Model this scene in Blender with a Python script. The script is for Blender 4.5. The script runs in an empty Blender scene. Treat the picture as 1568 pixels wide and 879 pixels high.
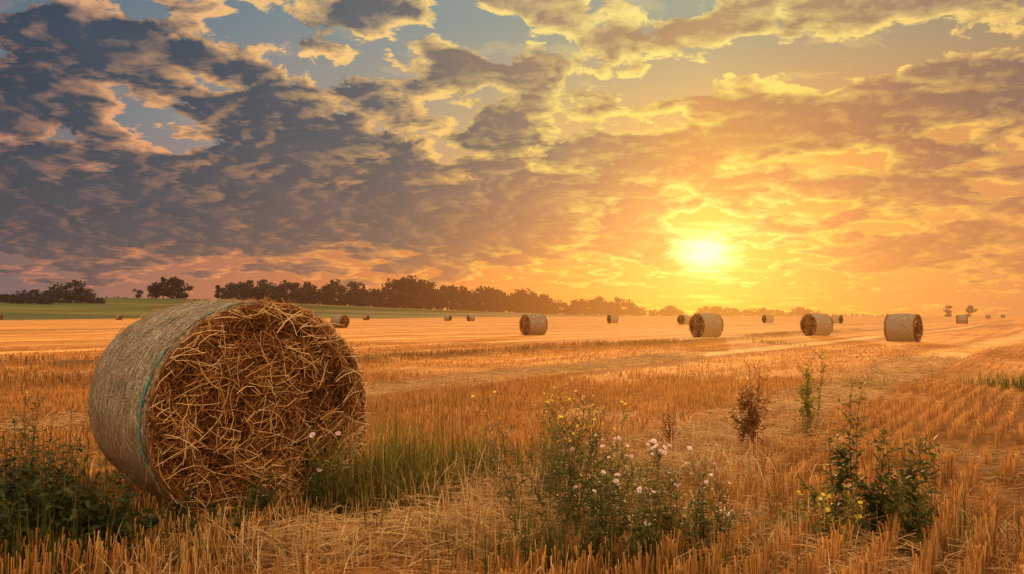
import bpy, math, numpy as np
from mathutils import Vector, Matrix
rng = np.random.default_rng(7)
F = 1219.0; CX = 784.0; HY = 483.0; CAMH = 1.3
def paz(x): return math.degrees(math.atan((x-CX)/F))
def pel(x, y): return math.degrees(math.atan((HY-y)/F*math.cos(math.radians(paz(x)))))
SUN_AZ, SUN_EL = 13.65, 4.4
sd = Vector((math.sin(math.radians(SUN_AZ))*math.cos(math.radians(SUN_EL)),
             math.cos(math.radians(SUN_AZ))*math.cos(math.radians(SUN_EL)),
             math.sin(math.radians(SUN_EL))))
scene = bpy.context.scene
scene.view_settings.view_transform = 'Standard'
scene.view_settings.look = 'None'
scene.view_settings.exposure = 0

def lin(c):
    r = []
    for v in c[:3]:
        v = v/255.0
        r.append(v/12.92 if v <= 0.04045 else ((v+0.055)/1.055)**2.4)
    return (r[0], r[1], r[2], 1.0)

# ------------------------------------------------------------------ node helper
class G:
    def __init__(s, nt): s.nt = nt; s.n = nt.nodes; s.l = nt.links
    def _in(s, sock, v):
        if v is None: return
        if isinstance(v, bpy.types.NodeSocket): s.l.new(v, sock)
        else: sock.default_value = v
    def m(s, op, a, b=None, c=None, clamp=False):
        n = s.n.new('ShaderNodeMath'); n.operation = op; n.use_clamp = clamp
        s._in(n.inputs[0], a); s._in(n.inputs[1], b); s._in(n.inputs[2], c)
        return n.outputs[0]
    def v(s, op, a, b=None):
        n = s.n.new('ShaderNodeVectorMath'); n.operation = op
        s._in(n.inputs[0], a)
        if op == 'SCALE': s._in(n.inputs['Scale'], b)
        else: s._in(n.inputs[1], b)
        return n.outputs['Value'] if op in ('LENGTH', 'DOT_PRODUCT', 'DISTANCE') else n.outputs[0]
    def sep(s, a):
        n = s.n.new('ShaderNodeSeparateXYZ'); s._in(n.inputs[0], a); return n.outputs
    def comb(s, x=0., y=0., z=0.):
        n = s.n.new('ShaderNodeCombineXYZ'); s._in(n.inputs[0], x); s._in(n.inputs[1], y); s._in(n.inputs[2], z); return n.outputs[0]
    def mr(s, a, f0, f1, t0=0., t1=1., smooth=True):
        n = s.n.new('ShaderNodeMapRange'); n.interpolation_type = 'SMOOTHSTEP' if smooth else 'LINEAR'
        s._in(n.inputs[0], a); s._in(n.inputs[1], f0); s._in(n.inputs[2], f1); s._in(n.inputs[3], t0); s._in(n.inputs[4], t1)
        return n.outputs[0]
    def noise(s, vec, scale, detail=5., rough=.5, dist=0., lac=2.0, col=False):
        n = s.n.new('ShaderNodeTexNoise'); s._in(n.inputs['Vector'], vec)
        n.inputs['Scale'].default_value = scale; n.inputs['Detail'].default_value = detail
        n.inputs['Roughness'].default_value = rough; n.inputs['Distortion'].default_value = dist
        n.inputs['Lacunarity'].default_value = lac
        return n.outputs['Color'] if col else n.outputs['Fac']
    def mix(s, f, a, b, mode='MIX'):
        n = s.n.new('ShaderNodeMix'); n.data_type = 'RGBA'; n.blend_type = mode
        s._in(n.inputs[0], f); s._in(n.inputs[6], a); s._in(n.inputs[7], b); return n.outputs[2]
    def ramp(s, f, stops, interp='LINEAR'):
        n = s.n.new('ShaderNodeValToRGB'); n.color_ramp.interpolation = interp
        e = n.color_ramp.elements
        while len(e) < len(stops): e.new(0.5)
        for i, (p, c) in enumerate(stops): e[i].position = p; e[i].color = c
        s._in(n.inputs[0], f); return n.outputs[0]

# ------------------------------------------------------------------ WORLD
w = bpy.data.worlds.new("sky"); scene.world = w; w.use_nodes = True
w.cycles.sampling_method = 'NONE'
w.node_tree.nodes.clear(); g = G(w.node_tree)
D = g.v('NORMALIZE', g.n.new('ShaderNodeTexCoord').outputs['Generated'])
X, Y, Z = g.sep(D)
az = g.m('MULTIPLY', g.m('ARCTAN2', X, Y), 180/math.pi)
el = g.m('MULTIPLY', g.m('ARCSINE', Z), 180/math.pi)
taz = g.m('DIVIDE', g.m('ADD', az, 45.), 90., clamp=True)
xs = [0, 300, 600, 850, 1080, 1300, 1568]
rows_y = [468, 370, 220, 30]
def field(rows):
    els = [pel(784, y) for y in rows_y]; out = None
    for i, r in enumerate(rows):
        c = g.ramp(taz, [((paz(x)+45)/90, lin(col)) for x, col in zip(xs, r)])
        out = c if out is None else g.mix(g.mr(el, els[i-1], els[i], 0., 1., smooth=False), out, c)
    return out
clear = field([
 [(118,102,105),(182,112,88),(222,120,66),(240,132,58),(250,148,58),(236,138,66),(212,130,78)],
 [(122,90,90),(170,104,84),(210,122,70),(244,148,60),(255,185,60),(246,158,58),(227,142,70)],
 [(104,110,118),(144,136,134),(190,157,122),(225,175,102),(242,180,80),(234,158,72),(206,140,80)],
 [(90,112,126),(110,126,136),(136,147,146),(155,158,140),(163,163,138),(154,152,128),(138,142,122)]])
dark = field([
 [(94,80,86),(130,88,82),(180,100,66),(212,115,58),(238,130,50),(212,120,62),(186,115,72)],
 [(72,66,78),(80,70,78),(114,84,78),(184,108,64),(235,140,50),(208,118,58),(188,114,66)],
 [(56,60,74),(64,66,78),(88,80,84),(136,106,86),(205,132,60),(176,112,68),(142,100,80)],
 [(52,64,80),(64,74,88),(102,98,100),(165,132,100),(182,145,100),(168,136,98),(138,116,96)]])
lit = field([
 [(180,112,96),(215,132,92),(240,150,72),(255,175,65),(255,205,85),(255,172,68),(240,152,74)],
 [(196,124,98),(226,142,90),(245,162,80),(255,200,75),(255,240,125),(255,200,72),(245,165,72)],
 [(218,152,114),(242,172,106),(254,194,108),(255,218,105),(255,225,85),(255,210,85),(250,188,90)],
 [(220,162,124),(243,188,122),(255,210,126),(255,226,130),(255,230,130),(255,222,130),(248,212,122)]])
k = 0.22
zc = g.m('ADD', g.m('MAXIMUM', Z, 0.), k)
P = g.comb(g.m('DIVIDE', X, zc), g.m('DIVIDE', Y, zc), 0.)
sz = sd.z + k
PS = (sd.x/sz, sd.y/sz, 0.)
toS = g.v('NORMALIZE', g.v('SUBTRACT', PS, P))
wo = g.v('SUBTRACT', g.noise(P, 3.0, 3., .6, col=True), (.5, .5, .5)); wx, wy, _ = g.sep(wo)
Pw = g.v('ADD', P, g.v('SCALE', wo, .16))
def dens(p): return g.noise(p, 5.0, 7., .61)
azw = g.m('ADD', az, g.m('MULTIPLY', wx, 12.))
elw = g.m('ADD', el, g.m('MULTIPLY', wy, 6.))
def blob(x, y, sx, sy, A, tilt=0.):
    a0, e0 = paz(x), pel(x, y); sx_, sy_ = sx/F*57.3, sy/F*57.3
    dx = g.m('SUBTRACT', azw, a0); dy = g.m('SUBTRACT', elw, e0)
    c, s = math.cos(math.radians(tilt)), math.sin(math.radians(tilt))
    u = g.m('ADD', g.m('MULTIPLY', dx, c/sx_), g.m('MULTIPLY', dy, s/sx_))
    v_ = g.m('ADD', g.m('MULTIPLY', dx, -s/sy_), g.m('MULTIPLY', dy, c/sy_))
    r2 = g.m('ADD', g.m('MULTIPLY', u, u), g.m('MULTIPLY', v_, v_))
    return g.m('MULTIPLY', g.m('EXPONENT', g.m('MULTIPLY', r2, -1.)), A)
blobs = [(80,320,480,66,.28,0),(430,190,260,58,.17,-18),(640,338,280,42,.24,-6),(40,140,75,55,.20,0),
 (230,70,150,30,.15,-15),(785,205,55,36,.22,0),(690,95,40,26,.22,0),(840,300,110,34,.14,-10),
 (1400,155,230,40,.18,0),(1160,165,80,22,.17,0),(1090,222,160,26,.20,0),(1420,385,120,34,.24,0),
 (985,385,42,30,.20,0),(870,95,170,45,.09,15),(1250,15,240,18,.14,0),(560,12,190,22,.19,0),
 (1330,285,280,24,.12,0),(960,270,110,32,.12,0),(1500,240,140,20,.10,0),
 (1230,90,220,24,-.13,0),(430,65,90,30,-.10,0),(150,205,120,14,-.05,-15),(780,455,900,26,-.2,0),(720,30,90,40,-.08,0)]
bias = None
for b in blobs:
    q = blob(*b); bias = q if bias is None else g.m('ADD', bias, q)
d0 = dens(Pw)
d1 = dens(g.v('ADD', Pw, g.v('SCALE', toS, .035)))
t0 = g.m('ADD', g.m('ADD', d0, bias), .028)
alpha = g.mr(t0, .515, .562)
thick = g.mr(t0, .53, .69)
direc = g.m('MULTIPLY', g.m('SUBTRACT', d0, d1), 6.5)
thin = g.m('SUBTRACT', 1., thick)
lf = g.m('ADD', g.m('MULTIPLY', direc, g.m('ADD', .50, g.m('MULTIPLY', thin, .8))), g.m('MULTIPLY', g.m('POWER', thin, 1.7), .82), clamp=True)
lf = g.m('MULTIPLY', lf, g.mr(t0, .66, .88, 1., .42))
cl = g.mix(lf, dark, lit)
cl = g.mix(1., cl, g.ramp(d0, [(.3, (.84, .84, .87, 1)), (.65, (1.12, 1.1, 1.08, 1))]), 'MULTIPLY')
col = g.mix(g.m('MULTIPLY', alpha, .97), clear, cl)
Pq = g.v('MULTIPLY', P, (1.0, 2.6, 1.))
st = g.noise(g.v('ADD', Pq, g.v('SCALE', wo, .5)), 3.4, 6., .62)
sunang = g.m('MULTIPLY', g.m('ARCCOSINE', g.v('DOT_PRODUCT', D, tuple(sd))), 180/math.pi)
near = g.m('EXPONENT', g.m('MULTIPLY', sunang, -1/7.))
sa = g.m('MULTIPLY', g.mr(st, .54, .62), g.m('ADD', .12, g.m('MULTIPLY', near, .95)), clamp=True)
sa = g.m('MULTIPLY', sa, g.m('SUBTRACT', 1., g.m('MULTIPLY', thick, .85)))
col = g.mix(sa, col, lit)
gl1 = g.m('MULTIPLY', g.m('EXPONENT', g.m('MULTIPLY', sunang, -1/5.0)), .50)
# the disc seen through broken bands of cloud: blurred, wider than tall
sda = g.m('MULTIPLY', g.m('SUBTRACT', az, SUN_AZ), .75); sde = g.m('MULTIPLY', g.m('SUBTRACT', el, SUN_EL), 1.15)
sel = g.m('SQRT', g.m('ADD', g.m('MULTIPLY', sda, sda), g.m('MULTIPLY', sde, sde)))
gl2 = g.m('MULTIPLY', g.mr(g.m('ADD', sel, g.m('MULTIPLY', g.m('SUBTRACT', st, .5), 6.)), .1, 2.4, 1., 0.), 1.15)
gl3 = g.m('MULTIPLY', g.m('EXPONENT', g.m('MULTIPLY', g.m('MULTIPLY', sel, sel), -.9)), .7)
col = g.mix(1., col, g.v('SCALE', (1., .52, .09), gl1), 'ADD')
col = g.mix(1., col, g.v('SCALE', (1., .80, .32), g.m('ADD', gl2, gl3)), 'ADD')
hb = g.m('MAXIMUM', g.mr(el, 25., 50.), g.mr(g.m('ABSOLUTE', az), 48., 100.))
hb = g.m('MULTIPLY', hb, g.mr(el, -2., 4.))
col = g.mix(hb, col, (1.85, 1.20, .64, 1.))  # unseen sky overhead and behind camera brightened as added fill light
nis = g.n.new('ShaderNodeTexSky'); nis.sky_type = 'NISHITA'; nis.sun_disc = False
nis.sun_elevation = math.radians(SUN_EL); nis.sun_rotation = math.radians(SUN_AZ)
bg1 = g.n.new('ShaderNodeBackground'); g.l.new(nis.outputs[0], bg1.inputs[0]); bg1.inputs[1].default_value = .01
bg2 = g.n.new('ShaderNodeBackground'); g.l.new(col, bg2.inputs[0]); bg2.inputs[1].default_value = .93
ad = g.n.new('ShaderNodeAddShader'); g.l.new(bg1.outputs[0], ad.inputs[0]); g.l.new(bg2.outputs[0], ad.inputs[1])
wo_ = g.n.new('ShaderNodeOutputWorld'); g.l.new(ad.outputs[0], wo_.inputs[0])

# ------------------------------------------------------------------ SUN + CAMERA
sl = bpy.data.lights.new("sun", 'SUN'); sl.energy = 5.; sl.angle = math.radians(.6); sl.color = (1., .58, .24)
so = bpy.data.objects.new("sun", sl); scene.collection.objects.link(so)
so.rotation_euler = sd.to_track_quat('Z', 'Y').to_euler()
cam = bpy.data.cameras.new("camera"); co = bpy.data.objects.new("camera", cam); scene.collection.objects.link(co)
cam.lens = 28.; cam.sensor_width = 36.; cam.clip_end = 8000.; cam.clip_start = .05
co.location = (0, 0, CAMH); co.rotation_euler = (math.radians(90+2.04), 0, 0)
scene.camera = co

# ------------------------------------------------------------------ TERRAIN FUNCTION
RA = math.radians(35)
def sc(x, y): return x*math.cos(RA)-y*math.sin(RA), x*math.sin(RA)+y*math.cos(RA)
def sstep(a, b, x):
    t = np.clip((x-a)/(b-a), 0, 1); return t*t*(3-2*t)
def sines(x, y, f, seed, n=6):
    r = np.random.default_rng(seed); o = 0
    for i in range(n):
        a = r.uniform(0, 6.28); ff = f*r.uniform(.6, 1.9)
        o = o+np.sin((x*math.cos(a)+y*math.sin(a))*ff+r.uniform(0, 6.28))
    return o/n
hx = np.array([-90, paz(-400), paz(0), paz(300), paz(600), paz(850), paz(1000), 90])
hp = np.array([20, 24, 27, 26, 14, 4.5, 1.5, 1.])
def bankf(x, y):
    s, t = sc(x, y)
    a = np.exp(-((s+15.2+.5*np.sin(t*.12))/.9)**2)*sstep(8, 14, np.hypot(x, y))*sstep(75, 50, np.hypot(x, y))
    b = np.exp(-((y-20-.15*(x+12))/2.)**2)*sstep(-7.5, -10, x)
    return np.clip(a+b, 0, 1)
def height(x, y):
    x = np.asarray(x, float); y = np.asarray(y, float)
    d = np.hypot(x, y); a = np.degrees(np.arctan2(x, y))
    s, t = sc(x, y)
    h = .025*sines(x, y, 2.2, 1)*sstep(60, 20, d)
    h = h+.05*sines(x, y, .35, 2)*sstep(3, 12, d)*sstep(400, 100, d)
    h = h+.015*np.sin(s*2*math.pi/4.6)*sstep(120, 30, d)
    h = h+.16*bankf(x, y)
    hill = np.interp(a, hx, hp)*620/F
    h = h+hill*sstep(225, 640, d)*sstep(1400, 800, d)
    return h

class MB:
    def __init__(s): s.V = []; s.Fc = []; s.M = []; s.R = []; s.n = 0; s.mats = []
    def mi(s, mat):
        if mat not in s.mats: s.mats.append(mat)
        return s.mats.index(mat)
    def add(s, V, Q, mat, R):
        V = np.asarray(V, np.float32).reshape(-1, 3); Q = np.asarray(Q, np.int32).reshape(-1, 4)
        R = np.broadcast_to(np.asarray(R, np.float32), (len(V),))
        s.V.append(V); s.Fc.append(Q+s.n); s.M.append(np.full(len(Q), s.mi(mat), np.int32)); s.R.append(R); s.n += len(V)
    def tubes(s, P, R, mat, rnd, ns=3):
        P = np.asarray(P, float); N, K, _ = P.shape
        R = np.broadcast_to(np.asarray(R, float), (N, K))
        T = np.gradient(P, axis=1); T /= (np.linalg.norm(T, axis=2, keepdims=True)+1e-9)
        ref = np.where(np.abs(T[..., 2:3]) > .8, np.array([1., 0, 0]), np.array([0, 0, 1.]))
        A = np.cross(T, ref); A /= (np.linalg.norm(A, axis=2, keepdims=True)+1e-9); B = np.cross(T, A)
        rings = []
        for j in range(ns):
            an = 2*math.pi*j/ns+.5
            rings.append(P+(A*math.cos(an)+B*math.sin(an))*R[..., None])
        V = np.stack(rings, 2)
        idx = np.arange(N*K*ns).reshape(N, K, ns)
        a = idx[:, :-1, :]; b = np.roll(a, -1, 2); c = idx[:, 1:, :]; d = np.roll(c, -1, 2)
        Q = np.stack([a, b, d, c], -1)
        rr = np.repeat(np.broadcast_to(np.asarray(rnd, float), (N,)), K*ns)
        s.add(V, Q, mat, rr)
    def ribbons(s, P, W, side, mat, rnd):
        P = np.asarray(P, float); N, K, _ = P.shape
        W = np.broadcast_to(np.asarray(W, float), (N, K))
        side = np.asarray(side, float); side = side/(np.linalg.norm(side, axis=-1, keepdims=True)+1e-9)
        off = side[:, None, :]*W[..., None]*.5
        V = np.stack([P-off, P+off], 2); idx = np.arange(N*K*2).reshape(N, K, 2)
        Q = np.stack([idx[:, :-1, 0], idx[:, :-1, 1], idx[:, 1:, 1], idx[:, 1:, 0]], -1)
        rr = np.repeat(np.broadcast_to(np.asarray(rnd, float), (N,)), K*2)
        s.add(V, Q, mat, rr)
    def mesh(s, name):
        V = np.concatenate(s.V); Q = np.concatenate(s.Fc); M = np.concatenate(s.M); R = np.concatenate(s.R)
        me = bpy.data.meshes.new(name)
        me.vertices.add(len(V)); me.vertices.foreach_set('co', V.ravel())
        me.loops.add(len(Q)*4); me.loops.foreach_set('vertex_index', Q.ravel())
        me.polygons.add(len(Q)); me.polygons.foreach_set('loop_start', np.arange(len(Q), dtype=np.int32)*4)
        for m in s.mats: me.materials.append(m)
        me.polygons.foreach_set('material_index', M)
        me.update(calc_edges=True)
        at = me.attributes.new('rnd', 'FLOAT', 'POINT'); at.data.foreach_set('value', R)
        return me
    def build(s, name, parent=None, smooth=False, loc=None):
        me = s.mesh(name)
        if smooth: me.polygons.foreach_set('use_smooth', np.ones(len(me.polygons), bool))
        o = bpy.data.objects.new(name, me); scene.collection.objects.link(o)
        if parent: o.parent = parent
        if loc is not None: o.location = loc
        return o

# ------------------------------------------------------------------ MATERIALS
def painted_haze(g, shader, amt=1.0):
    """aerial perspective: emission painted into the surface by world position, strongest towards the sun"""
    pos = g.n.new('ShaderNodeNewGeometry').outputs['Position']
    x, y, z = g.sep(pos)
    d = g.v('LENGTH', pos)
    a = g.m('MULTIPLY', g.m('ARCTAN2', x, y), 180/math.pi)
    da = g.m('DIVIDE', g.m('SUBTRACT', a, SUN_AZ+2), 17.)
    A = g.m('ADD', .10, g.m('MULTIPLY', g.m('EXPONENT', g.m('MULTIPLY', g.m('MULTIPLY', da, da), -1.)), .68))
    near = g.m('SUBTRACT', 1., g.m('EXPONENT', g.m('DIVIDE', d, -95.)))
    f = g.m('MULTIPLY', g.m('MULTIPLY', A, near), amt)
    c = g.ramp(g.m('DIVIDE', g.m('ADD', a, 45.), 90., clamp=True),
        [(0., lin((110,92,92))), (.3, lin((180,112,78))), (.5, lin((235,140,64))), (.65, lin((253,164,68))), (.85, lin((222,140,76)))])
    em = g.n.new('ShaderNodeEmission'); g.l.new(c, em.inputs[0]); em.inputs[1].default_value = .95  # sunset haze put into the surface material as a glow
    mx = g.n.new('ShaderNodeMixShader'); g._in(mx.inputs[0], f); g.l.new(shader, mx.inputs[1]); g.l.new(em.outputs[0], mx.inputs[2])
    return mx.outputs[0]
def newmat(name):
    m = bpy.data.materials.new(name); m.use_nodes = True; m.node_tree.nodes.clear()
    return m, G(m.node_tree)
def strandmat(name, stops, rough=.6, trans=.3, hz=0., var=True):
    m, g = newmat(name)
    at = g.n.new('ShaderNodeAttribute'); at.attribute_name = 'rnd'
    c = g.ramp(at.outputs['Fac'], stops)
    if var:
        pos = g.n.new('ShaderNodeNewGeometry').outputs['Position']
        nz = g.noise(pos, 1.3, 2.)
        c = g.mix(1., c, g.ramp(nz, [(.3, (.72, .68, .62, 1)), (.7, (1.15, 1.12, 1.1, 1))]), 'MULTIPLY')
    b = g.n.new('ShaderNodeBsdfPrincipled'); g.l.new(c, b.inputs['Base Color']); b.inputs['Roughness'].default_value = rough
    b.inputs['Specular IOR Level'].default_value = .25
    sh = b.outputs[0]
    if trans:
        t = g.n.new('ShaderNodeBsdfTranslucent'); g.l.new(c, t.inputs[0])
        mx = g.n.new('ShaderNodeMixShader'); mx.inputs[0].default_value = trans
        g.l.new(sh, mx.inputs[1]); g.l.new(t.outputs[0], mx.inputs[2]); sh = mx.outputs[0]
    if hz: sh = painted_haze(g, sh, hz)
    o = g.n.new('ShaderNodeOutputMaterial'); g.l.new(sh, o.inputs[0])
    return m
C = lambda *a: (a[0], a[1], a[2], 1.)
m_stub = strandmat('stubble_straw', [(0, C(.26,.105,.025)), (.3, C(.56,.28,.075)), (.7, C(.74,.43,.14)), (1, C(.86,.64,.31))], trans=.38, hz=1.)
m_loose = strandmat('loose_straw', [(0, C(.20,.10,.035)), (.4, C(.52,.30,.11)), (1, C(.82,.64,.36))], trans=.25)
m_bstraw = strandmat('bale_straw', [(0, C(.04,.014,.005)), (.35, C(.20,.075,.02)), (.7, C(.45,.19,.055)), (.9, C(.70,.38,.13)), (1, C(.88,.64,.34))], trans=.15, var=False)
m_grass = strandmat('grass_blades', [(0, C(.03,.045,.010)), (.5, C(.10,.12,.022)), (.8, C(.25,.20,.045)), (1, C(.52,.36,.12))], trans=.45)
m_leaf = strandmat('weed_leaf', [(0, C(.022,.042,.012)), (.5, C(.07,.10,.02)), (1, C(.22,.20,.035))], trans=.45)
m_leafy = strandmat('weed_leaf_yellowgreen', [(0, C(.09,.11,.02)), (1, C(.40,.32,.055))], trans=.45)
m_dark = strandmat('weed_leaf_dark_green', [(0, C(.014,.028,.01)), (1, C(.065,.09,.02))], trans=.3)  # dark green leaf colour
m_stem = strandmat('weed_stem', [(0, C(.06,.055,.02)), (1, C(.22,.13,.05))], trans=.1)
m_dry = strandmat('dry_weed', [(0, C(.18,.075,.022)), (1, C(.58,.30,.10))], trans=.35)
m_drygrass = strandmat('dry_bank_grass', [(0, C(.20,.12,.035)), (1, C(.50,.30,.10))], trans=.3, hz=1.)
m_pink = strandmat('petal_pale_lilac', [(0, C(.62,.42,.60)), (1, C(.85,.74,.80))], trans=.4, var=False)
m_yel = strandmat('petal_yellow', [(0, C(.62,.42,.04)), (1, C(.80,.68,.10))], trans=.4, var=False)
m_teal = strandmat('net_edge_teal', [(0, C(.02,.18,.20)), (1, C(.04,.38,.38))], trans=0, var=True)
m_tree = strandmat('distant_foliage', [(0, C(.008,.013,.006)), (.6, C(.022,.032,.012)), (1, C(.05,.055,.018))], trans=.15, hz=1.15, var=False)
m_bark = strandmat('bark', [(0, C(.05,.035,.02)), (1, C(.09,.06,.04))], trans=0, hz=1.1, var=False)

# ground
m_ground, g = newmat('field_ground')
pos = g.n.new('ShaderNodeNewGeometry').outputs['Position']
mp = g.n.new('ShaderNodeMapping'); mp.inputs['Rotation'].default_value = (0, 0, RA); g.l.new(pos, mp.inputs[0])
rp = mp.outputs[0]   # x = across rows, y = along rows
dist = g.v('LENGTH', pos)
fine = g.noise(g.v('MULTIPLY', rp, (7.5, 1.2, 1.)), 1., 6., .65)
mid = g.noise(g.v('MULTIPLY', rp, (1.1, .035, 1.)), 1., 6., .65)
mid2 = g.noise(g.v('MULTIPLY', rp, (.16, .012, 1.)), 1., 4., .55)
grain = g.noise(pos, 28., 5., .7)
coarse = g.noise(g.v('MULTIPLY', pos, (.6, 1.6, 1.)), 2.2, 6., .75)
patch = g.noise(g.v('MULTIPLY', pos, (.5, 1.2, 1.)), .35, 5., .65)
farm = g.mr(dist, 9., 26.)
base = g.ramp(mid, [(.3, C(.34,.14,.032)), (.42, C(.56,.27,.07)), (.53, C(.78,.43,.125)), (.68, C(.90,.60,.23))])
soil = g.ramp(fine, [(.3, C(.07,.036,.015)), (.5, C(.24,.12,.04)), (.7, C(.55,.30,.10))])
gcol = g.mix(g.m('ADD', .15, g.m('MULTIPLY', farm, .75)), soil, base)
gcol = g.mix(1., gcol, g.ramp(mid2, [(.38, C(.60,.52,.44)), (.52, C(1.08,1.04,1.))]), 'MULTIPLY')
gcol = g.mix(1., gcol, g.ramp(patch, [(.35, C(.74,.67,.60)), (.6, C(1.08,1.06,1.03))]), 'MULTIPLY')
gcol = g.mix(1., gcol, g.ramp(grain, [(.3, C(.55,.5,.45)), (.6, C(1.15,1.12,1.1))]), 'MULTIPLY')
gcol = g.mix(1., gcol, g.ramp(coarse, [(.36, C(.66,.58,.50)), (.58, C(1.12,1.1,1.08))]), 'MULTIPLY')
rx, ry, rz = g.sep(rp)
wob = g.m('MULTIPLY', g.m('SINE', g.m('MULTIPLY', ry, .06)), .5)
fr = g.m('PINGPONG', g.m('ADD', g.m('ADD', rx, wob), 200.), 3.4)
sw = g.m('MULTIPLY', g.mr(fr, .9, .3), g.mr(dist, 10., 16.))
gcol = g.mix(g.m('MULTIPLY', sw, g.mr(g.noise(rp, .8, 4., .6), .35, .6, .05, .55)), gcol, C(.90,.62,.26))
sh_ = g.m('MULTIPLY', g.m('MULTIPLY', g.mr(fr, .8, 1.1), g.mr(fr, 1.7, 1.2)), g.mr(dist, 10., 16.))
gcol = g.mix(g.m('MULTIPLY', sh_, .5), gcol, C(.28,.12,.03))
trk = None
for s0 in (2.6, 4.4, -10.5, -8.7):
    q = g.m('ABSOLUTE', g.m('SUBTRACT', g.m('ADD', rx, wob), s0))
    q = g.mr(q, .16, .34, 1., 0.); trk = q if trk is None else g.m('MAXIMUM', trk, q)
trk = g.m('MULTIPLY', trk, g.mr(dist, 9., 14.))
gcol = g.mix(g.m('MULTIPLY', trk, g.mr(g.noise(rp, 1.5, 4.), .3, .6, .35, .85)), gcol, C(.24,.10,.028))
at = g.n.new('ShaderNodeAttribute'); at.attribute_name = 'green'
gn = g.noise(pos, .02, 5., .6)
grn = g.ramp(g.noise(g.v('MULTIPLY', pos, (.2, 1., 1.)), .012, 4., .6), [(.35, C(.035,.052,.016)), (.5, C(.085,.10,.026)), (.65, C(.20,.17,.045))])
gf = g.mr(g.m('ADD', at.outputs['Fac'], g.m('MULTIPLY', g.m('SUBTRACT', gn, .5), .25)), .42, .55)
gcol = g.mix(gf, gcol, grn)
at2 = g.n.new('ShaderNodeAttribute'); at2.attribute_name = 'bank'
wk = g.m('MULTIPLY', at2.outputs['Fac'], g.mr(g.noise(rp, .6, 5., .6), .3, .55), clamp=True)
gcol = g.mix(wk, gcol, C(.15,.075,.022))
b = g.n.new('ShaderNodeBsdfPrincipled'); g.l.new(gcol, b.inputs['Base Color']); b.inputs['Roughness'].default_value = .95
b.inputs['Specular IOR Level'].default_value = .1
bp = g.n.new('ShaderNodeBump'); bp.inputs['Strength'].default_value = .7; bp.inputs['Distance'].default_value = .05
g.l.new(g.m('ADD', g.m('ADD', fine, grain), coarse), bp.inputs['Height']); g.l.new(bp.outputs[0], b.inputs['Normal'])
o = g.n.new('ShaderNodeOutputMaterial'); g.l.new(painted_haze(g, b.outputs[0]), o.inputs[0])

# net wrap
m_net, g = newmat('net_wrap')
tc = g.n.new('ShaderNodeTexCoord').outputs['Object']
ox, oy, oz = g.sep(tc)
ang = g.m('ARCTAN2', ox, g.m('SUBTRACT', oz, .7))
cyl = g.comb(g.m('MULTIPLY', ang, .7), oy, 0.)
n1 = g.noise(g.v('MULTIPLY', cyl, (8., 95., 1.)), 1., 4., .6)
n2 = g.noise(g.v('MULTIPLY', cyl, (60., 22., 1.)), 1., 4., .7)
n3 = g.noise(cyl, 4., 5., .6)
f_ = g.m('ADD', g.m('MULTIPLY', n1, .6), g.m('MULTIPLY', n2, .4))
c = g.ramp(f_, [(.40, C(.05,.042,.03)), (.5, C(.19,.175,.14)), (.60, C(.50,.48,.41))])
c = g.mix(1., c, g.ramp(n3, [(.3, C(.62,.58,.52)), (.7, C(1.12,1.1,1.1))]), 'MULTIPLY')
c = g.mix(g.mr(oz, .95, .15, 0., .75), c, g.mix(f_, C(.075,.04,.016), C(.36,.20,.08)))  # shading painted into net colour: lighter sky-facing top, darker brown below
b = g.n.new('ShaderNodeBsdfPrincipled'); g.l.new(c, b.inputs['Base Color']); b.inputs['Roughness'].default_value = .7
b.inputs['Specular IOR Level'].default_value = .2
bp = g.n.new('ShaderNodeBump'); bp.inputs['Strength'].default_value = 1.; bp.inputs['Distance'].default_value = .018
g.l.new(g.m('ADD', f_, n3), bp.inputs['Height']); g.l.new(bp.outputs[0], b.inputs['Normal'])
o = g.n.new('ShaderNodeOutputMaterial'); g.l.new(painted_haze(g, b.outputs[0]), o.inputs[0])
# packed straw core
m_core, g = newmat('packed_straw')
tc = g.n.new('ShaderNodeTexCoord').outputs['Object']
n1 = g.noise(tc, 45., 6., .7, dist=1.5)
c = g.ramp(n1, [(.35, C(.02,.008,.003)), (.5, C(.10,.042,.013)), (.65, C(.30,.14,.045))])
b = g.n.new('ShaderNodeBsdfPrincipled'); g.l.new(c, b.inputs['Base Color']); b.inputs['Roughness'].default_value = .95
bp = g.n.new('ShaderNodeBump'); bp.inputs['Strength'].default_value = 1.; bp.inputs['Distance'].default_value = .03
g.l.new(n1, bp.inputs['Height']); g.l.new(bp.outputs[0], b.inputs['Normal'])
o = g.n.new('ShaderNodeOutputMaterial'); g.l.new(painted_haze(g, b.outputs[0]), o.inputs[0])

# ------------------------------------------------------------------ GROUND MESH
angs = np.concatenate([np.arange(-180, -50, 3.), np.arange(-50, 50, .3), np.arange(50, 180.1, 3.)])
rad = [0.0]
r = .6
while r < 6000: rad.append(r); r *= 1.022
rad = np.array(rad)
A_, R_ = np.meshgrid(np.radians(angs), rad)
gx = R_*np.sin(A_); gy = R_*np.cos(A_); gz = height(gx, gy)
V = np.stack([gx, gy, gz], -1)
nr, na = gx.shape
idx = np.arange(nr*na).reshape(nr, na)
Q = np.stack([idx[:-1, :-1], idx[:-1, 1:], idx[1:, 1:], idx[1:, :-1]], -1)
mb = MB(); mb.add(V, Q, m_ground, 0.5); ground = mb.build('stubble_field_ground', smooth=True)
dd = np.hypot(gx, gy); aa = np.degrees(np.arctan2(gx, gy))
edge = np.interp(aa, [-90, paz(0), paz(300), paz(600), paz(800), paz(950)], [230, 240, 280, 270, 340, 430])
gr = sstep(edge-20, edge+20, dd)*sstep(paz(1010), paz(900), aa)
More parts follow.
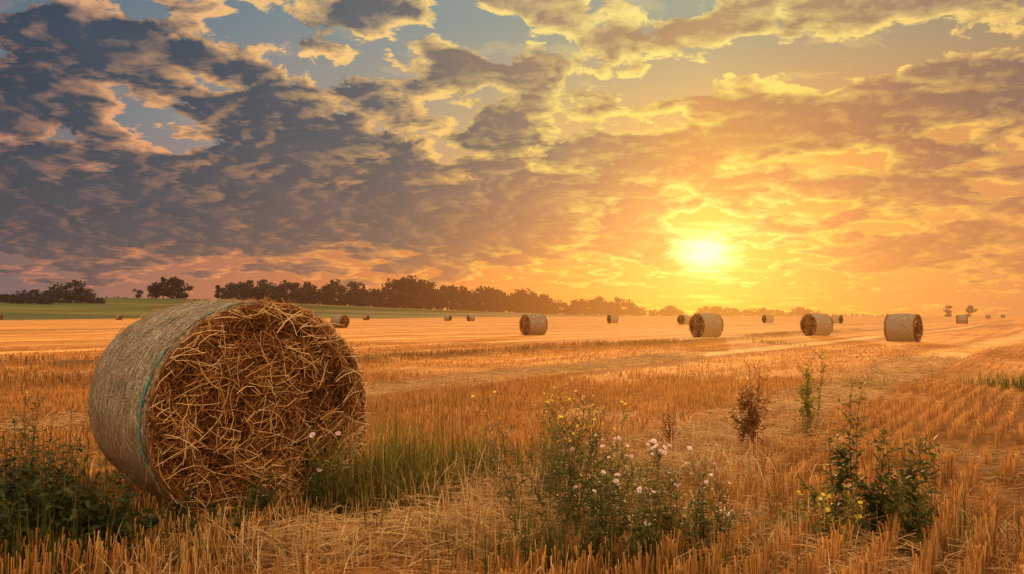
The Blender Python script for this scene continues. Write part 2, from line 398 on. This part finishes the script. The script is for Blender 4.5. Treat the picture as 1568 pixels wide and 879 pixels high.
at = ground.data.attributes.new('green', 'FLOAT', 'POINT'); at.data.foreach_set('value', gr.ravel().astype(np.float32))
at = ground.data.attributes.new('bank', 'FLOAT', 'POINT'); at.data.foreach_set('value', bankf(gx, gy).ravel().astype(np.float32))

# ------------------------------------------------------------------ BALES
R0 = .70
def fdepth(q, th, px, pz, seed):
    """relief of the bale's end: bulge, ragged lumps and a faint roll spiral"""
    return .035*(1-q**6)+.012*np.sin(q*22+th)*(.4+.6*q)+.045*sines(px*8, pz*8, 1., seed)*(1-q**10)+.02*sines(px*22, pz*22, 1., seed+9)*(1-q**10)
def bale_body(mb, L, seed, netgap, nA=180, nL=36, fs=16):
    th = np.linspace(0, 2*np.pi, nA+1)[:-1]; v = np.linspace(0, 1, nL)
    TH, VV = np.meshgrid(th, v)
    yy = VV*L
    rr = R0*(1+.04*np.sin(np.pi*VV)) + .012*sines(TH*4, VV*5, 1., seed)+.008*sines(TH*14, VV*12, 1., seed+1)
    edge = np.minimum(yy, L-yy); rr = rr-.05*np.exp(-edge/.03)
    x = rr*np.sin(TH); z = R0+rr*np.cos(TH); z = np.where(z < .06, .06-.5*(.06-z)*.3, z)
    V = np.stack([x, yy, z], -1); idx = np.arange(V.shape[0]*V.shape[1]).reshape(V.shape[:2]); i2 = np.roll(idx, -1, 1)
    Q = np.stack([idx[:-1], i2[:-1], i2[1:], idx[1:]], -1)
    mb.add(V, Q, m_net, .5)
    for yend, sg in ((0, -1), (L, 1)):
        q = np.linspace(0.0, 1, 36); TH, QQ = np.meshgrid(th, q)
        rim = V[0] if sg < 0 else V[-1]
        xx = rim[None, :, 0]*QQ; zz = R0+(rim[None, :, 2]-R0)*QQ
        dy = sg*fdepth(QQ, TH, xx, zz-R0, fs)
        W = np.stack([xx, yend+dy, zz], -1); idx = np.arange(W.shape[0]*W.shape[1]).reshape(W.shape[:2]); i2 = np.roll(idx, -1, 1)
        mb.add(W, np.stack([idx[:-1], i2[:-1], i2[1:], idx[1:]], -1), m_core, .5)
def face_straw(mb, n, yend, sg, r, lmin, lmax, w0, w1, out=.05, seed=16, rb=.25, wild=.7):
    q = np.sqrt(r.uniform(0, 1, n)); th = r.uniform(0, 2*np.pi, n)
    rad = q*R0*.985
    px = rad*np.sin(th); pz = rad*np.cos(th)
    tang = th+np.pi/2 + r.normal(0, wild, n)+1.0*sines(px*7, pz*7, 1., seed+3)
    L_ = r.uniform(lmin, lmax, n)
    dx = np.sin(tang); dz = np.cos(tang)
    lump = sines(px*8, pz*8, 1., seed)*(1-q**10)
    depth = fdepth(q, th, px, pz, seed)
    K = 4; u = np.linspace(-.5, .5, K)
    curv = r.normal(0, .22, n)
    offs = depth+np.abs(r.normal(0, out*.4, n))+.003; tilt = r.normal(0, .18, n)
    nx = -dz; nz = dx
    P = np.zeros((n, K, 3))
    for i, t in enumerate(u):
        c = curv*L_*(t*t*4-.5)*.5
        P[:, i, 0] = px+dx*L_*t+nx*c; P[:, i, 2] = R0+pz+dz*L_*t+nz*c
        P[:, i, 1] = yend+sg*(offs+tilt*L_*t)
    rho = np.hypot(P[..., 0], P[..., 2]-R0); f = np.where(rho > R0*1.0, R0*1.0/rho, 1.)
    P[..., 0] *= f; P[..., 2] = R0+(P[..., 2]-R0)*f
    P[..., 2] = np.maximum(P[..., 2], .02)
    w = r.uniform(w0, w1, n)
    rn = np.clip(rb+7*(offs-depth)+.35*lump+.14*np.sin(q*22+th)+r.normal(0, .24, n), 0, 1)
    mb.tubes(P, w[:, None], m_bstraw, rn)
def rim_straw(mb, n, yend, sg, r, L=(.06, .22), up=None, rad_out=.25):
    th = r.uniform(0, 2*np.pi, n) if up is None else r.normal(up[0], up[1], n)
    rad = R0*r.uniform(.92, .985, n)
    base = np.stack([rad*np.sin(th), yend-sg*r.uniform(-.01, .05, n), R0+rad*np.cos(th)], -1)
    er = np.stack([np.sin(th), np.zeros(n), np.cos(th)], -1); et = np.stack([np.cos(th), np.zeros(n), -np.sin(th)], -1)
    d = er*r.normal(.04, rad_out, n)[:, None]+et*r.normal(0, 1., n)[:, None]+np.array([0, sg, 0])*np.abs(r.normal(.15, .25, n))[:, None]
    d /= np.linalg.norm(d, axis=1, keepdims=True); L_ = r.uniform(L[0], L[1], n)
    bend = er*r.normal(-.25, .15, n)[:, None]
    P = np.stack([base+d*L_[:, None]*t+bend*L_[:, None]*t*t for t in (0, .33, .66, 1.)], 1)
    P[..., 2] = np.maximum(P[..., 2], .01)
    mb.tubes(P, r.uniform(.0012, .0024, n)[:, None], m_bstraw, np.clip(r.normal(.6, .25, n), 0, 1))

BC = (-1.545, 5.01); TH = math.radians(39); BL = 1.6
bale = bpy.data.objects.new('round_hay_bale', None); scene.collection.objects.link(bale)
bale.location = (BC[0], BC[1], -.02); bale.rotation_euler = (0, 0, TH)
r = np.random.default_rng(3)
mb = MB(); bale_body(mb, BL, 11, .1, 260, 60); mb.build('bale_body', bale, smooth=True)
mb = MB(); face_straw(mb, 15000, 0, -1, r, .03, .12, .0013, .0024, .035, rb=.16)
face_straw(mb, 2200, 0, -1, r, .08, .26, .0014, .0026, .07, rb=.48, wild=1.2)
rim_straw(mb, 1900, 0, -1, r, (.03, .12), None, .12); rim_straw(mb, 200, 0, -1, r, (.06, .2), (0., .8), .45)
rim_straw(mb, 500, -.03, -1, r, (.08, .25), (math.pi, .7), .3)
mb.build('face_straw', bale)
# net edge cord
mb = MB(); th = np.linspace(0, 2*np.pi, 200)
for kx, yb in enumerate((.080, .088, .098)):
    yy = yb+.022*sines(th*3, th*0, 1., 30)+.006*sines(th*11, th*0, 1., 31+kx)
    rr = R0*(1+.04*np.sin(np.pi*yy/BL))+.012*sines(th*4, yy/BL*5, 1., 11)+.008*sines(th*14, yy/BL*12, 1., 12)-.05*np.exp(-yy/.03)+.004
    P = np.stack([rr*np.sin(th), yy, np.maximum(R0+rr*np.cos(th), .05)], -1)[None]
    mb.tubes(P, .0042, m_teal, .2+.35*kx, 5)
mb.build('net_edge_cord', bale)
# few straws poking through net
mb = MB(); n = 1500; th = r.uniform(0, 2*np.pi, n); yy = r.uniform(.03, BL, n); yy[:600] = r.uniform(.0, .10, 600); rr = R0*(1+.04*np.sin(np.pi*yy/BL))+.002
base = np.stack([rr*np.sin(th), yy, R0+rr*np.cos(th)], -1)
er = np.stack([np.sin(th), 0*th, np.cos(th)], -1); et = np.stack([np.cos(th), 0*th, -np.sin(th)], -1)
d = er*r.uniform(.05, .3, n)[:, None]+et*r.choice([-1, 1], n)[:, None]+np.array([0, 1, 0])*r.normal(0, .4, n)[:, None]
L_ = r.uniform(.02, .09, n)
P = np.stack([base+d*L_[:, None]*t for t in (0, .5, 1.)], 1); P[..., 2] = np.maximum(P[..., 2], .02)
mb.tubes(P, .0013, m_bstraw, np.clip(r.normal(.6, .25, n), 0, 1)); mb.build('side_straw', bale)

# distant bales (shared mesh)
r = np.random.default_rng(5)
mb = MB(); bale_body(mb, 1.3, 21, .0, 72, 14, 26)
face_straw(mb, 1800, 0, -1, r, .08, .25, .003, .007, .08, 26); face_straw(mb, 900, 1.3, 1, r, .08, .25, .003, .007, .08, 26)
rim_straw(mb, 400, 0, -1, r); rim_straw(mb, 400, 1.3, 1, r)
far_me = mb.mesh('round_hay_bale_far'); far_me.polygons.foreach_set('use_smooth', np.ones(len(far_me.polygons), bool))
# (photo x of centre, height px, rotation deg)
fb = [(817, 32, -62), (938, 13, -70), (1047, 15, -50), (1081, 37, -66), (1175, 12.5, -75), (1250, 34, -68), (1281, 13, 40),
      (1382, 43, 48), (1472, 14, 65), (521, 20.5, 55), (561, 8, 60), (686, 9, 70), (721, 9.5, -60), (183, 8, 65), (1535, 5, 60), (1512, 6, 60), (1, 8, 50)]
for i, (x, hpx, rot) in enumerate(fb):
    d = 1.4*F/hpx; az_ = math.radians(paz(x))
    wx_, wy_ = d*math.tan(az_), d
    o = bpy.data.objects.new('round_hay_bale', far_me); scene.collection.objects.link(o)
    a = math.radians(rot)
    off = Vector((math.sin(a)*.65, -math.cos(a)*.65, 0))
    o.location = (wx_+off.x, wy_+off.y, float(height(wx_, wy_))-.03); o.rotation_euler = (0, 0, a)

# ------------------------------------------------------------------ STUBBLE
def in_bale(x, y, pad=.0):
    dx = x-BC[0]; dy = y-BC[1]; c, s = math.cos(-TH), math.sin(-TH)
    lx = dx*c-dy*s; ly = dx*s+dy*c
    return (np.abs(lx) < .5+pad) & (ly > -.02-pad) & (ly < BL+pad)
r = np.random.default_rng(12)
def wedge(n, d0, d1, amax=41):
    d = np.sqrt(r.uniform(d0*d0, d1*d1, n)); a = np.radians(r.uniform(-amax, amax, n))
    return d*np.sin(a), d*np.cos(a)
def rowsnap(x, y, sp=.21, j=.018):
    s, t = sc(x, y); s = np.round(s/sp)*sp+r.normal(0, j, len(s))+.02*np.sin(t*1.7)
    return s*math.cos(RA)+t*math.sin(RA), -s*math.sin(RA)+t*math.cos(RA)
def swfr(x, y):
    s, t = sc(x, y); u = np.mod(s+.5*np.sin(t*.06)+200, 6.8); return np.where(u > 3.4, 6.8-u, u)
def swath(x, y): return sstep(1.0, .4, swfr(x, y))
def track(x, y):
    s, t = sc(x, y); o = 0
    for s0 in (2.6, 4.4, -10.5, -8.7): o = np.maximum(o, np.abs(s+.5*np.sin(t*.06)-s0) < .3)
    return (o > 0) & (np.hypot(x, y) > 10)
mb = MB()
for n, d0, d1, w0, w1, K, hm in ((34000, 2.6, 8, .0022, .0044, 3, .17), (50000, 8, 17, .0028, .0054, 2, .12), (44000, 17, 38, .004, .009, 2, .07)):
    x, y = wedge(n, d0, d1); x, y = rowsnap(x, y)
    m = sines(x, y, 1.6, 40)+.25*sines(x, y, 6., 41)
    centre = sstep(2.4, 1.0, np.abs(x-.3))*sstep(7.5, 5.5, y)*sstep(4.3, 4.9, y)
    keep = (~in_bale(x, y, .03)) & (r.uniform(0, 1, n) > .9*swath(x, y)) & (m > -.36) & (r.uniform(0, 1, n) > .6*centre) & ~track(x, y)
    x, y = x[keep], y[keep]; N = len(x); z = height(x, y)
    bank = bankf(x, y); lo = sstep(-.1, .4, sines(x, y, .45, 44))
    hgt = r.normal(hm, hm*.16, N).clip(.03, .28)*(1+1.2*bank)*(1-.35*lo)
    lean = r.normal(0, .09, (N, 2)); fallen = r.uniform(0, 1, N) < .08
    lean[fallen] *= 7; hgt = np.where(fallen, hgt*.6, hgt)
    P = np.zeros((N, K, 3))
    for i, t in enumerate(np.linspace(0, 1, K)):
        P[:, i, 0] = x+lean[:, 0]*hgt*t; P[:, i, 1] = y+lean[:, 1]*hgt*t; P[:, i, 2] = z-.01+hgt*t
    mb.tubes(P, r.uniform(w0, w1, N)[:, None], m_stub, np.clip(r.normal(.54, .27, N)-.3*bank, 0, 1))
mb.build('wheat_stubble')

# loose straw
mb = MB()
def loose(x, y, lmin, lmax, w, zmax, rmean=.55, mat=None):
    N = len(x); z = height(x, y)+r.uniform(.004, 1, N)**2*zmax
    a = r.uniform(0, 2*np.pi, N); L_ = r.uniform(lmin, lmax, N); tz = r.normal(0, .18, N); cv = r.normal(0, .25, N)
    P = np.zeros((N, 4, 3))
    for i, t in enumerate(np.linspace(-.5, .5, 4)):
        c = cv*L_*(t*t*2)
        P[:, i, 0] = x+np.cos(a)*L_*t-np.sin(a)*c; P[:, i, 1] = y+np.sin(a)*L_*t+np.cos(a)*c
        P[:, i, 2] = np.maximum(z+tz*L_*t+.02*(1-4*t*t)*L_*4*.3, height(P[:, i, 0], P[:, i, 1])+.003)
    mb.tubes(P, r.uniform(w[0], w[1], N)[:, None], mat or m_loose, np.clip(r.normal(rmean, .25, N), 0, 1))
x, y = wedge(20000, 2.6, 9); k_ = (~in_bale(x, y)) & (r.uniform(0, 1, len(x)) < .25+.75*sstep(-.1, .35, sines(x, y, 1.5, 50))); loose(x[k_], y[k_], .05, .24, (.0012, .0028), .06, .45)
x, y = wedge(70000, 6, 26); k_ = r.uniform(0, 1, len(x)) < swath(x, y); loose(x[k_], y[k_], .1, .35, (.002, .0045), .11, .6)
for hx_, hy_, sr, n, zz in ((.75, 4.6, .35, 1500, .14), (1.2, 5.0, .35, 1000, .13), (-.5, 4.65, .4, 1600, .12), (1.5, 6.6, .5, 1500, .16), (-1.0, 4.45, .3, 1200, .13),
                        (2.1, 7.6, .6, 1500, .16), (.1, 5.6, .5, 1500, .13), (1.6, 4.35, .4, 1000, .12)):
    x = r.normal(hx_, sr, n); y = r.normal(hy_, sr*.6, n); k_ = ~in_bale(x, y, .02)
    loose(x[k_], y[k_], .08, .32, (.0012, .0028), zz, .6)
mb.build('loose_straw')

# ------------------------------------------------------------------ GRASS & WEEDS
def gpt(px, py):
    d = CAMH*F/(py-HY); return d*(px-CX)/F, d
def grass(mb, x, y, hmin, hmax, w, rmean, mat=None, lean=.35):
    N = len(x); z = height(x, y); a = r.uniform(0, 2*np.pi, N); H = hmin+(hmax-hmin)*r.uniform(0, 1, N)**1.7; ln = np.abs(r.normal(0, lean, N))
    K = 6; P = np.zeros((N, K, 3)); W = np.zeros((N, K))
    for i, t in enumerate(np.linspace(0, 1, K)):
        P[:, i, 0] = x+np.cos(a)*H*ln*t**2; P[:, i, 1] = y+np.sin(a)*H*ln*t**2
        P[:, i, 2] = z+H*(t-.35*ln*t**2.5); W[:, i] = w*(1-t**1.6)*(.7+.6*min(t*3, 1))+.0004
    side = np.stack([-np.sin(a)+r.normal(0, .4, N), np.cos(a), 0*a], -1)
    mb.ribbons(P, W, side, mat or m_grass, np.clip(r.normal(rmean, .24, N), 0, 1))
mb = MB()
def gclump(px, py, spx, spy, n, h0, h1, rmean=.5, w=.006, **kw):
    cx, cy = gpt(px, py); sx = spx*cy/F
    x = r.normal(cx, sx, n); y = r.normal(cy, spy, n); k_ = ~in_bale(x, y, .0)
    grass(mb, x[k_], y[k_], h0, h1, w, rmean, **kw)
gclump(620, 750, 36, .3, 1000, .10, .68, .60, w=.005)
gclump(565, 780, 40, .25, 700, .06, .44, .52)
gclump(690, 745, 45, .35, 600, .10, .50, .62)
gclump(470, 800, 60, .15, 500, .06, .30, .45)
gclump(380, 815, 70, .12, 450, .05, .22, .35)
gclump(515, 790, 25, .12, 260, .2, .82, .6, w=.0035)
gclump(600, 760, 40, .3, 200, .3, .95, .65, w=.003)
gclump(240, 850, 90, .2, 700, .05, .28, .28)
gclump(60, 850, 80, .25, 1100, .1, .5, .35)
gclump(40, 780, 60, .4, 500, .1, .6, .5)
gclump(740, 725, 30, .5, 300, .1, .5, .68)
gclump(860, 740, 60, .5, 400, .1, .42, .68)
gclump(930, 860, 110, .25, 900, .08, .38, .48)
gclump(1330, 800, 80, .3, 600, .06, .32, .6)
gclump(1400, 700, 100, 1., 200, .06, .2, .85)
gclump(700, 640, 40, .8, 90, .15, .75, .8, w=.004)
gclump(1545, 590, 25, .6, 500, .1, .35, .6, w=.012)
gclump(1320, 590, 14, .5, 200, .1, .3, .9, w=.012)
gclump(1180, 525, 14, 1.5, 200, .1, .3, .85, w=.02)
mb.build('grass_tufts')
mb = MB()   # bleached dead grass, arching over the stubble
for px, py, sx_, n, h0, h1 in ((1120, 740, 50, 300, .15, .45), (1060, 700, 60, 260, .1, .4), (780, 770, 60, 300, .12, .5), (450, 850, 90, 340, .1, .35), (660, 820, 80, 260, .1, .35),
                       (1180, 840, 60, 260, .1, .35), (1480, 820, 60, 160, .1, .3), (880, 690, 60, 200, .1, .35), (300, 860, 60, 200, .1, .3), (1010, 660, 60, 160, .1, .3)):
    gclump(px, py, sx_, .3, n, h0, h1, .8, w=.004, mat=m_loose, lean=.9)
mb.build('dead_grass')
mb = MB()
n = 7000; t = r.uniform(10, 75, n); s_ = -15.2-.5*np.sin(t*.12)+r.normal(0, .6, n)
x = s_*math.cos(RA)+t*math.sin(RA); y = -s_*math.sin(RA)+t*math.cos(RA)
k_ = (y > 12) & (np.abs(np.degrees(np.arctan2(x, y))) < 42) & (sines(x, y, .5, 60) > -.15)
grass(mb, x[k_], y[k_], .06, .22, .02, .25, mat=m_drygrass)
mb.build('field_bank_grass')

def weed(name, px, py, H, nst, spread, mats, leaf_len, leaf_w, leaf_n, flower=None, fl_n=0, fl_r=.011, branch=6, seed=0, top_bushy=False, base_jit=.05, leaf_dir=.6):
    rr = np.random.default_rng(seed); bx, by = gpt(px, py); bz = float(height(bx, by))
    mb = MB(); stems = []; lv = []; tips = []
    def curve(p0, d, L, droop, K=6):
        pts = []
        for t in np.linspace(0, 1, K):
            pts.append(p0+d*L*t+np.array([0, 0, -droop*L*t*t])+rr.normal(0, .008, 3)*L*(t > 0))
        return np.array(pts)
    for i in range(nst):
        a = rr.uniform(0, 6.28); sp = abs(rr.normal(0, spread)); d = np.array([math.cos(a)*sp, math.sin(a)*sp, 1.]); d /= np.linalg.norm(d)
        L_ = H*rr.uniform(.55, 1.05); p0 = np.array([bx+rr.normal(0, base_jit), by+rr.normal(0, base_jit), bz-.01])
        c = curve(p0, d, L_, .12*sp); stems.append((c, .0032)); tips.append(c[-1])
        allc = [(c, L_)]
        for j in range(branch):
            t = rr.uniform(.25, .95); kf = t*5; k0 = int(kf); pb = c[k0]*(1-(kf-k0))+c[min(k0+1, 5)]*(kf-k0)
            a2 = rr.uniform(0, 6.28); d2 = np.array([math.cos(a2)*.8, math.sin(a2)*.8, 1.]); d2 /= np.linalg.norm(d2)
            L2 = L_*rr.uniform(.12, .34)*(1.2-t*.6); c2 = curve(pb, d2, L2, .05); stems.append((c2, .0018)); tips.append(c2[-1]); allc.append((c2, L2))
        for c_, l_ in allc:
            nl = max(2, int(leaf_n*l_/H))
            for q in range(nl):
                t = rr.uniform(.05 if not top_bushy else .4, 1.); kf = t*4.99; k0 = int(kf); pb = c_[k0]*(1-(kf-k0))+c_[k0+1]*(kf-k0)
                a2 = rr.uniform(0, 6.28); lv.append((pb, a2, leaf_len*rr.uniform(.4, 1.2)*(1.15-.6*(pb[2]-bz)/H)))
    K = 6
    mb.tubes(np.array([s[0] for s in stems]), np.array([[s[1]*(1-.6*t) for t in np.linspace(0, 1, K)] for s in stems]), mats[1], rr.uniform(0, 1, len(stems)), 4)
    N = len(lv); pb = np.array([l[0] for l in lv]); a = np.array([l[1] for l in lv]); L_ = np.array([l[2] for l in lv]); up = rr.normal(leaf_dir, .35, N)
    P = np.zeros((N, 5, 3)); W = np.zeros((N, 5))
    for i, t in enumerate(np.linspace(0, 1, 5)):
        P[:, i, 0] = pb[:, 0]+np.cos(a)*L_*t; P[:, i, 1] = pb[:, 1]+np.sin(a)*L_*t; P[:, i, 2] = pb[:, 2]+L_*(up*t-.5*t*t)
        W[:, i] = leaf_w*L_/leaf_len*[.15, .8, 1., .65, .05][i]
    side = np.stack([-np.sin(a), np.cos(a), rr.normal(0, .4, N)], -1)
    hh = (pb[:, 2]-bz)/H
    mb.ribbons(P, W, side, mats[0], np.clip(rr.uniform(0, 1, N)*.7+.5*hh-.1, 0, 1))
    if flower is not None:
        tips = np.array(tips)
        order = np.argsort(-tips[:, 2]+rr.normal(0, H*.15, len(tips))); sel = order[:fl_n]
        for ti in sel:
            c0 = tips[ti]+np.array([0, 0, .004]); nz = np.array([rr.normal(0, .5), -.6+rr.normal(0, .3), .8]); nz /= np.linalg.norm(nz)
            u_ = np.cross(nz, [1., .1, 0]); u_ /= np.linalg.norm(u_); v_ = np.cross(nz, u_); npet = 12
            f_r = fl_r*rr.uniform(.7, 1.2)
            th = np.arange(npet)*2*np.pi/npet+rr.uniform(0, 1); er = np.cos(th)[:, None]*u_+np.sin(th)[:, None]*v_; et = -np.sin(th)[:, None]*u_+np.cos(th)[:, None]*v_
            P = np.stack([c0+er*f_r*t+nz*f_r*.35*t for t in (.15, .6, 1.)], 1)
            mb.ribbons(P, np.array([.25, .5, .3])*f_r, et, flower, rr.uniform(0, 1))
            P = np.stack([c0-nz*f_r*.1, c0+nz*f_r*.2, c0+nz*f_r*.3])[None]
            mb.tubes(P, np.array([[.22, .3, .05]])*f_r, m_yel, .4, 6)
    return mb.build(name)
GL = (m_leaf, m_stem); GY = (m_leafy, m_stem); GD = (m_dark, m_stem); DR = (m_dry, m_dry)
# centre aster clump
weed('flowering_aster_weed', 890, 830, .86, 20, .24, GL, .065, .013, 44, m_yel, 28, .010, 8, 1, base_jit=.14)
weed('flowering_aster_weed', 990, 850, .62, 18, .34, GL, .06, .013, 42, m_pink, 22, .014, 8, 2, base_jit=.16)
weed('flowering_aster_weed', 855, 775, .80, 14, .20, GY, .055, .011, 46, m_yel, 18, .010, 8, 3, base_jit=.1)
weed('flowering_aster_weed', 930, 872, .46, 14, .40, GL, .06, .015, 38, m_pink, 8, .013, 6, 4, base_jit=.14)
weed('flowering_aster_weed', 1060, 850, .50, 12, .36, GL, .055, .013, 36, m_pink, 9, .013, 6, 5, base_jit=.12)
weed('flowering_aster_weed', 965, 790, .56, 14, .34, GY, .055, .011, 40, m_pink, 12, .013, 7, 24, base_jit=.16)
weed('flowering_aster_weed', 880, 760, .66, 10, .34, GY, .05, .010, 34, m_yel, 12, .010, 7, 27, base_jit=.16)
# right weeds
weed('broadleaf_weed', 1285, 800, .84, 5, .08, GL, .075, .024, 50, None, 0, .01, 7, 6, base_jit=.04)
weed('broadleaf_weed', 1380, 812, .64, 10, .3, GL, .085, .026, 40, None, 0, .01, 6, 7, base_jit=.12)
weed('broadleaf_weed', 1245, 830, .38, 9, .35, GY, .06, .018, 30, m_yel, 14, .012, 5, 8, base_jit=.09)
weed('broadleaf_weed', 1330, 825, .40, 16, .5, GL, .075, .024, 34, None, 0, .01, 5, 9, base_jit=.18)
weed('dry_dock_plant', 1200, 810, .46, 5, .3, DR, .03, .010, 30, None, 0, .01, 6, 25, base_jit=.08)
weed('dry_dock_plant', 1440, 800, .50, 3, .3, DR, .03, .010, 24, None, 0, .01, 6, 28, base_jit=.04)
# dry docks
weed('dry_dock_plant', 1152, 715, .90, 8, .07, DR, .045, .020, 110, None, 0, .01, 12, 10, top_bushy=True, base_jit=.05)
weed('dry_dock_plant', 1028, 700, .60, 4, .10, DR, .035, .013, 80, None, 0, .01, 9, 11, top_bushy=True, base_jit=.03)
weed('goldenrod_plant', 1235, 675, .96, 6, .07, GY, .065, .018, 90, m_yel, 22, .016, 10, 12, base_jit=.04)
weed('dry_dock_plant', 820, 740, .52, 4, .15, DR, .03, .010, 50, None, 0, .01, 6, 26, base_jit=.05)
# by the bale
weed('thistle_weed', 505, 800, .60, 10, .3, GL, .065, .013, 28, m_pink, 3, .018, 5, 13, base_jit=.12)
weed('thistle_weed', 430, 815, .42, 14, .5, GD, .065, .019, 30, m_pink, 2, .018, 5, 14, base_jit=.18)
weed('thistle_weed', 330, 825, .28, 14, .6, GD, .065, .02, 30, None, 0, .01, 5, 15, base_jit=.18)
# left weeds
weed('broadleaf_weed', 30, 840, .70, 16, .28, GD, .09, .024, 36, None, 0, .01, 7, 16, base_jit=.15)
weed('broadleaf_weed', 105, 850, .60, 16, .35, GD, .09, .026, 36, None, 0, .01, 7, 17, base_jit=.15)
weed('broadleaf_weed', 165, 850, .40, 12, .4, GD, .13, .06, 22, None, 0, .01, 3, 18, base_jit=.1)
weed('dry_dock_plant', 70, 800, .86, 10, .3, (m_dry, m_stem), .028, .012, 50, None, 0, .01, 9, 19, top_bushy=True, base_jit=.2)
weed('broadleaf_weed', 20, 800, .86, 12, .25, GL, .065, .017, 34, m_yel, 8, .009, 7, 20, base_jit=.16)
weed('broadleaf_weed', 750, 745, .46, 9, .3, GL, .055, .013, 30, None, 0, .01, 6, 21, base_jit=.16)

# ------------------------------------------------------------------ TREES
def tree(mb, x, y, H, Wd, rr, dens_=1.0, conical=False, trunk=.15):
    z = float(height(x, y))-.3
    mb.tubes(np.array([[[x, y, z], [x+.1, y, z+H*.3], [x+rr.normal(0, .3), y, z+H*.7]]]), np.array([[.035*H, .022*H, .006*H]]), m_bark, .4, 6)
    nl = rr.integers(10, 15); P = []; LR = []
    for i in range(nl):
        t = rr.uniform(trunk+.10, .88); pr = (1-abs(t-.45)*1.1) if not conical else (1.05-t)
        a = rr.uniform(0, 6.28); q = rr.uniform(.05, .8)*Wd*.5*pr
        c = np.array([x+math.cos(a)*q, y+math.sin(a)*q, z+H*t]); lr = H*rr.uniform(.11, .22)*(1 if not conical else .5)
        st = np.array([x, y, z+H*max(.15, t-.25)]); mb.tubes(np.stack([st, (st+c)/2+[0, 0, .2], c])[None], np.array([[.010*H, .007*H, .003*H]]), m_bark, .5, 4)
        m = int(60*dens_); v = rr.normal(0, 1, (m, 3)); v /= np.linalg.norm(v, axis=1, keepdims=True); v *= (rr.uniform(0, 1, m)**.4)[:, None]
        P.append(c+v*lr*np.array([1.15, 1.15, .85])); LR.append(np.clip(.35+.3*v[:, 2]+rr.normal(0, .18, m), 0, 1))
    P = np.concatenate(P); LR = np.concatenate(LR); P[:, 2] = np.maximum(P[:, 2], z+H*trunk*.6); N = len(P)
    sz_ = H*rr.uniform(.04, .10, N); d = rr.normal(0, 1, (N, 3)); d /= np.linalg.norm(d, axis=1, keepdims=True)
    s_ = np.cross(d, rr.normal(0, 1, (N, 3)))
    Q = np.stack([P-d*sz_[:, None]*.5, P, P+d*sz_[:, None]*.5], 1)
    W = np.stack([sz_*.4, sz_*1.0, sz_*.3], 1)
    mb.ribbons(Q, W, s_, m_tree, LR)
rr = np.random.default_rng(77)
def ptree(mb, px, hpx, d, wf=.9, **kw):
    x = d*(px-CX)/F; H = hpx*d/F; tree(mb, x, d, H, H*wf, rr, **kw)
def treerow(name, prof, d0, jit, step, wf=1.1):
    mb = MB(); xs_ = [p[0] for p in prof]; hs = [p[1] for p in prof]; x = xs_[0]
    while x < xs_[-1]:
        h = np.interp(x, xs_, hs)
        ptree(mb, x, h*rr.uniform(.72, 1.15), d0+rr.uniform(-jit, jit), wf=wf, trunk=.02, dens_=.8)
        ptree(mb, x+rr.uniform(-4, 4), h*rr.uniform(.45, .75), d0-jit-rr.uniform(0, 8), wf=1.7, trunk=-.06, dens_=.8)
        x += step*rr.uniform(.5, 1.3)*max(.6, h/25)
    return mb.build(name)
treerow('distant_tree_line', [(345, 26), (375, 34), (400, 38), (440, 36), (470, 38), (520, 38), (560, 36), (575, 32)], 640, 25, 6)
treerow('distant_tree_line', [(575, 32), (590, 38), (620, 48), (650, 42), (690, 46), (720, 44), (780, 42), (822, 36)], 660, 25, 6)
treerow('distant_tree_line', [(800, 30), (830, 30), (870, 19), (880, 24), (905, 26), (960, 27), (985, 15)], 690, 20, 6)
treerow('distant_tree_line', [(995, 10), (1030, 16), (1045, 9)], 900, 20, 7)
treerow('distant_tree_line', [(1068, 11), (1095, 18), (1128, 12), (1140, 9), (1165, 14), (1205, 9), (1225, 15), (1260, 6)], 900, 20, 7)
treerow('distant_tree_line', [(1265, 5), (1400, 4)], 1100, 20, 14)
treerow('hedge_row', [(0, 16), (60, 22), (80, 18)], 380, 8, 8)
treerow('hedge_row', [(78, 30), (100, 36), (135, 32)], 400, 8, 8)
treerow('hedge_row', [(135, 10), (160, 12)], 400, 8, 8)
treerow('hedge_row', [(0, 8), (200, 6)], 640, 8, 10)
for px, h, d in ((212, 16, 560), (238, 32, 600), (250, 36, 600), (262, 37, 600), (274, 33, 600), (60, 9, 640), (1450, 18, 420), (1483, 19, 420)):
    mb = MB(); ptree(mb, px, h, d, wf=1.3, dens_=1.3, trunk=.04); mb.build('deciduous_tree')
mb = MB(); ptree(mb, 333, 26, 620, wf=.3, conical=True); mb.build('poplar_tree')
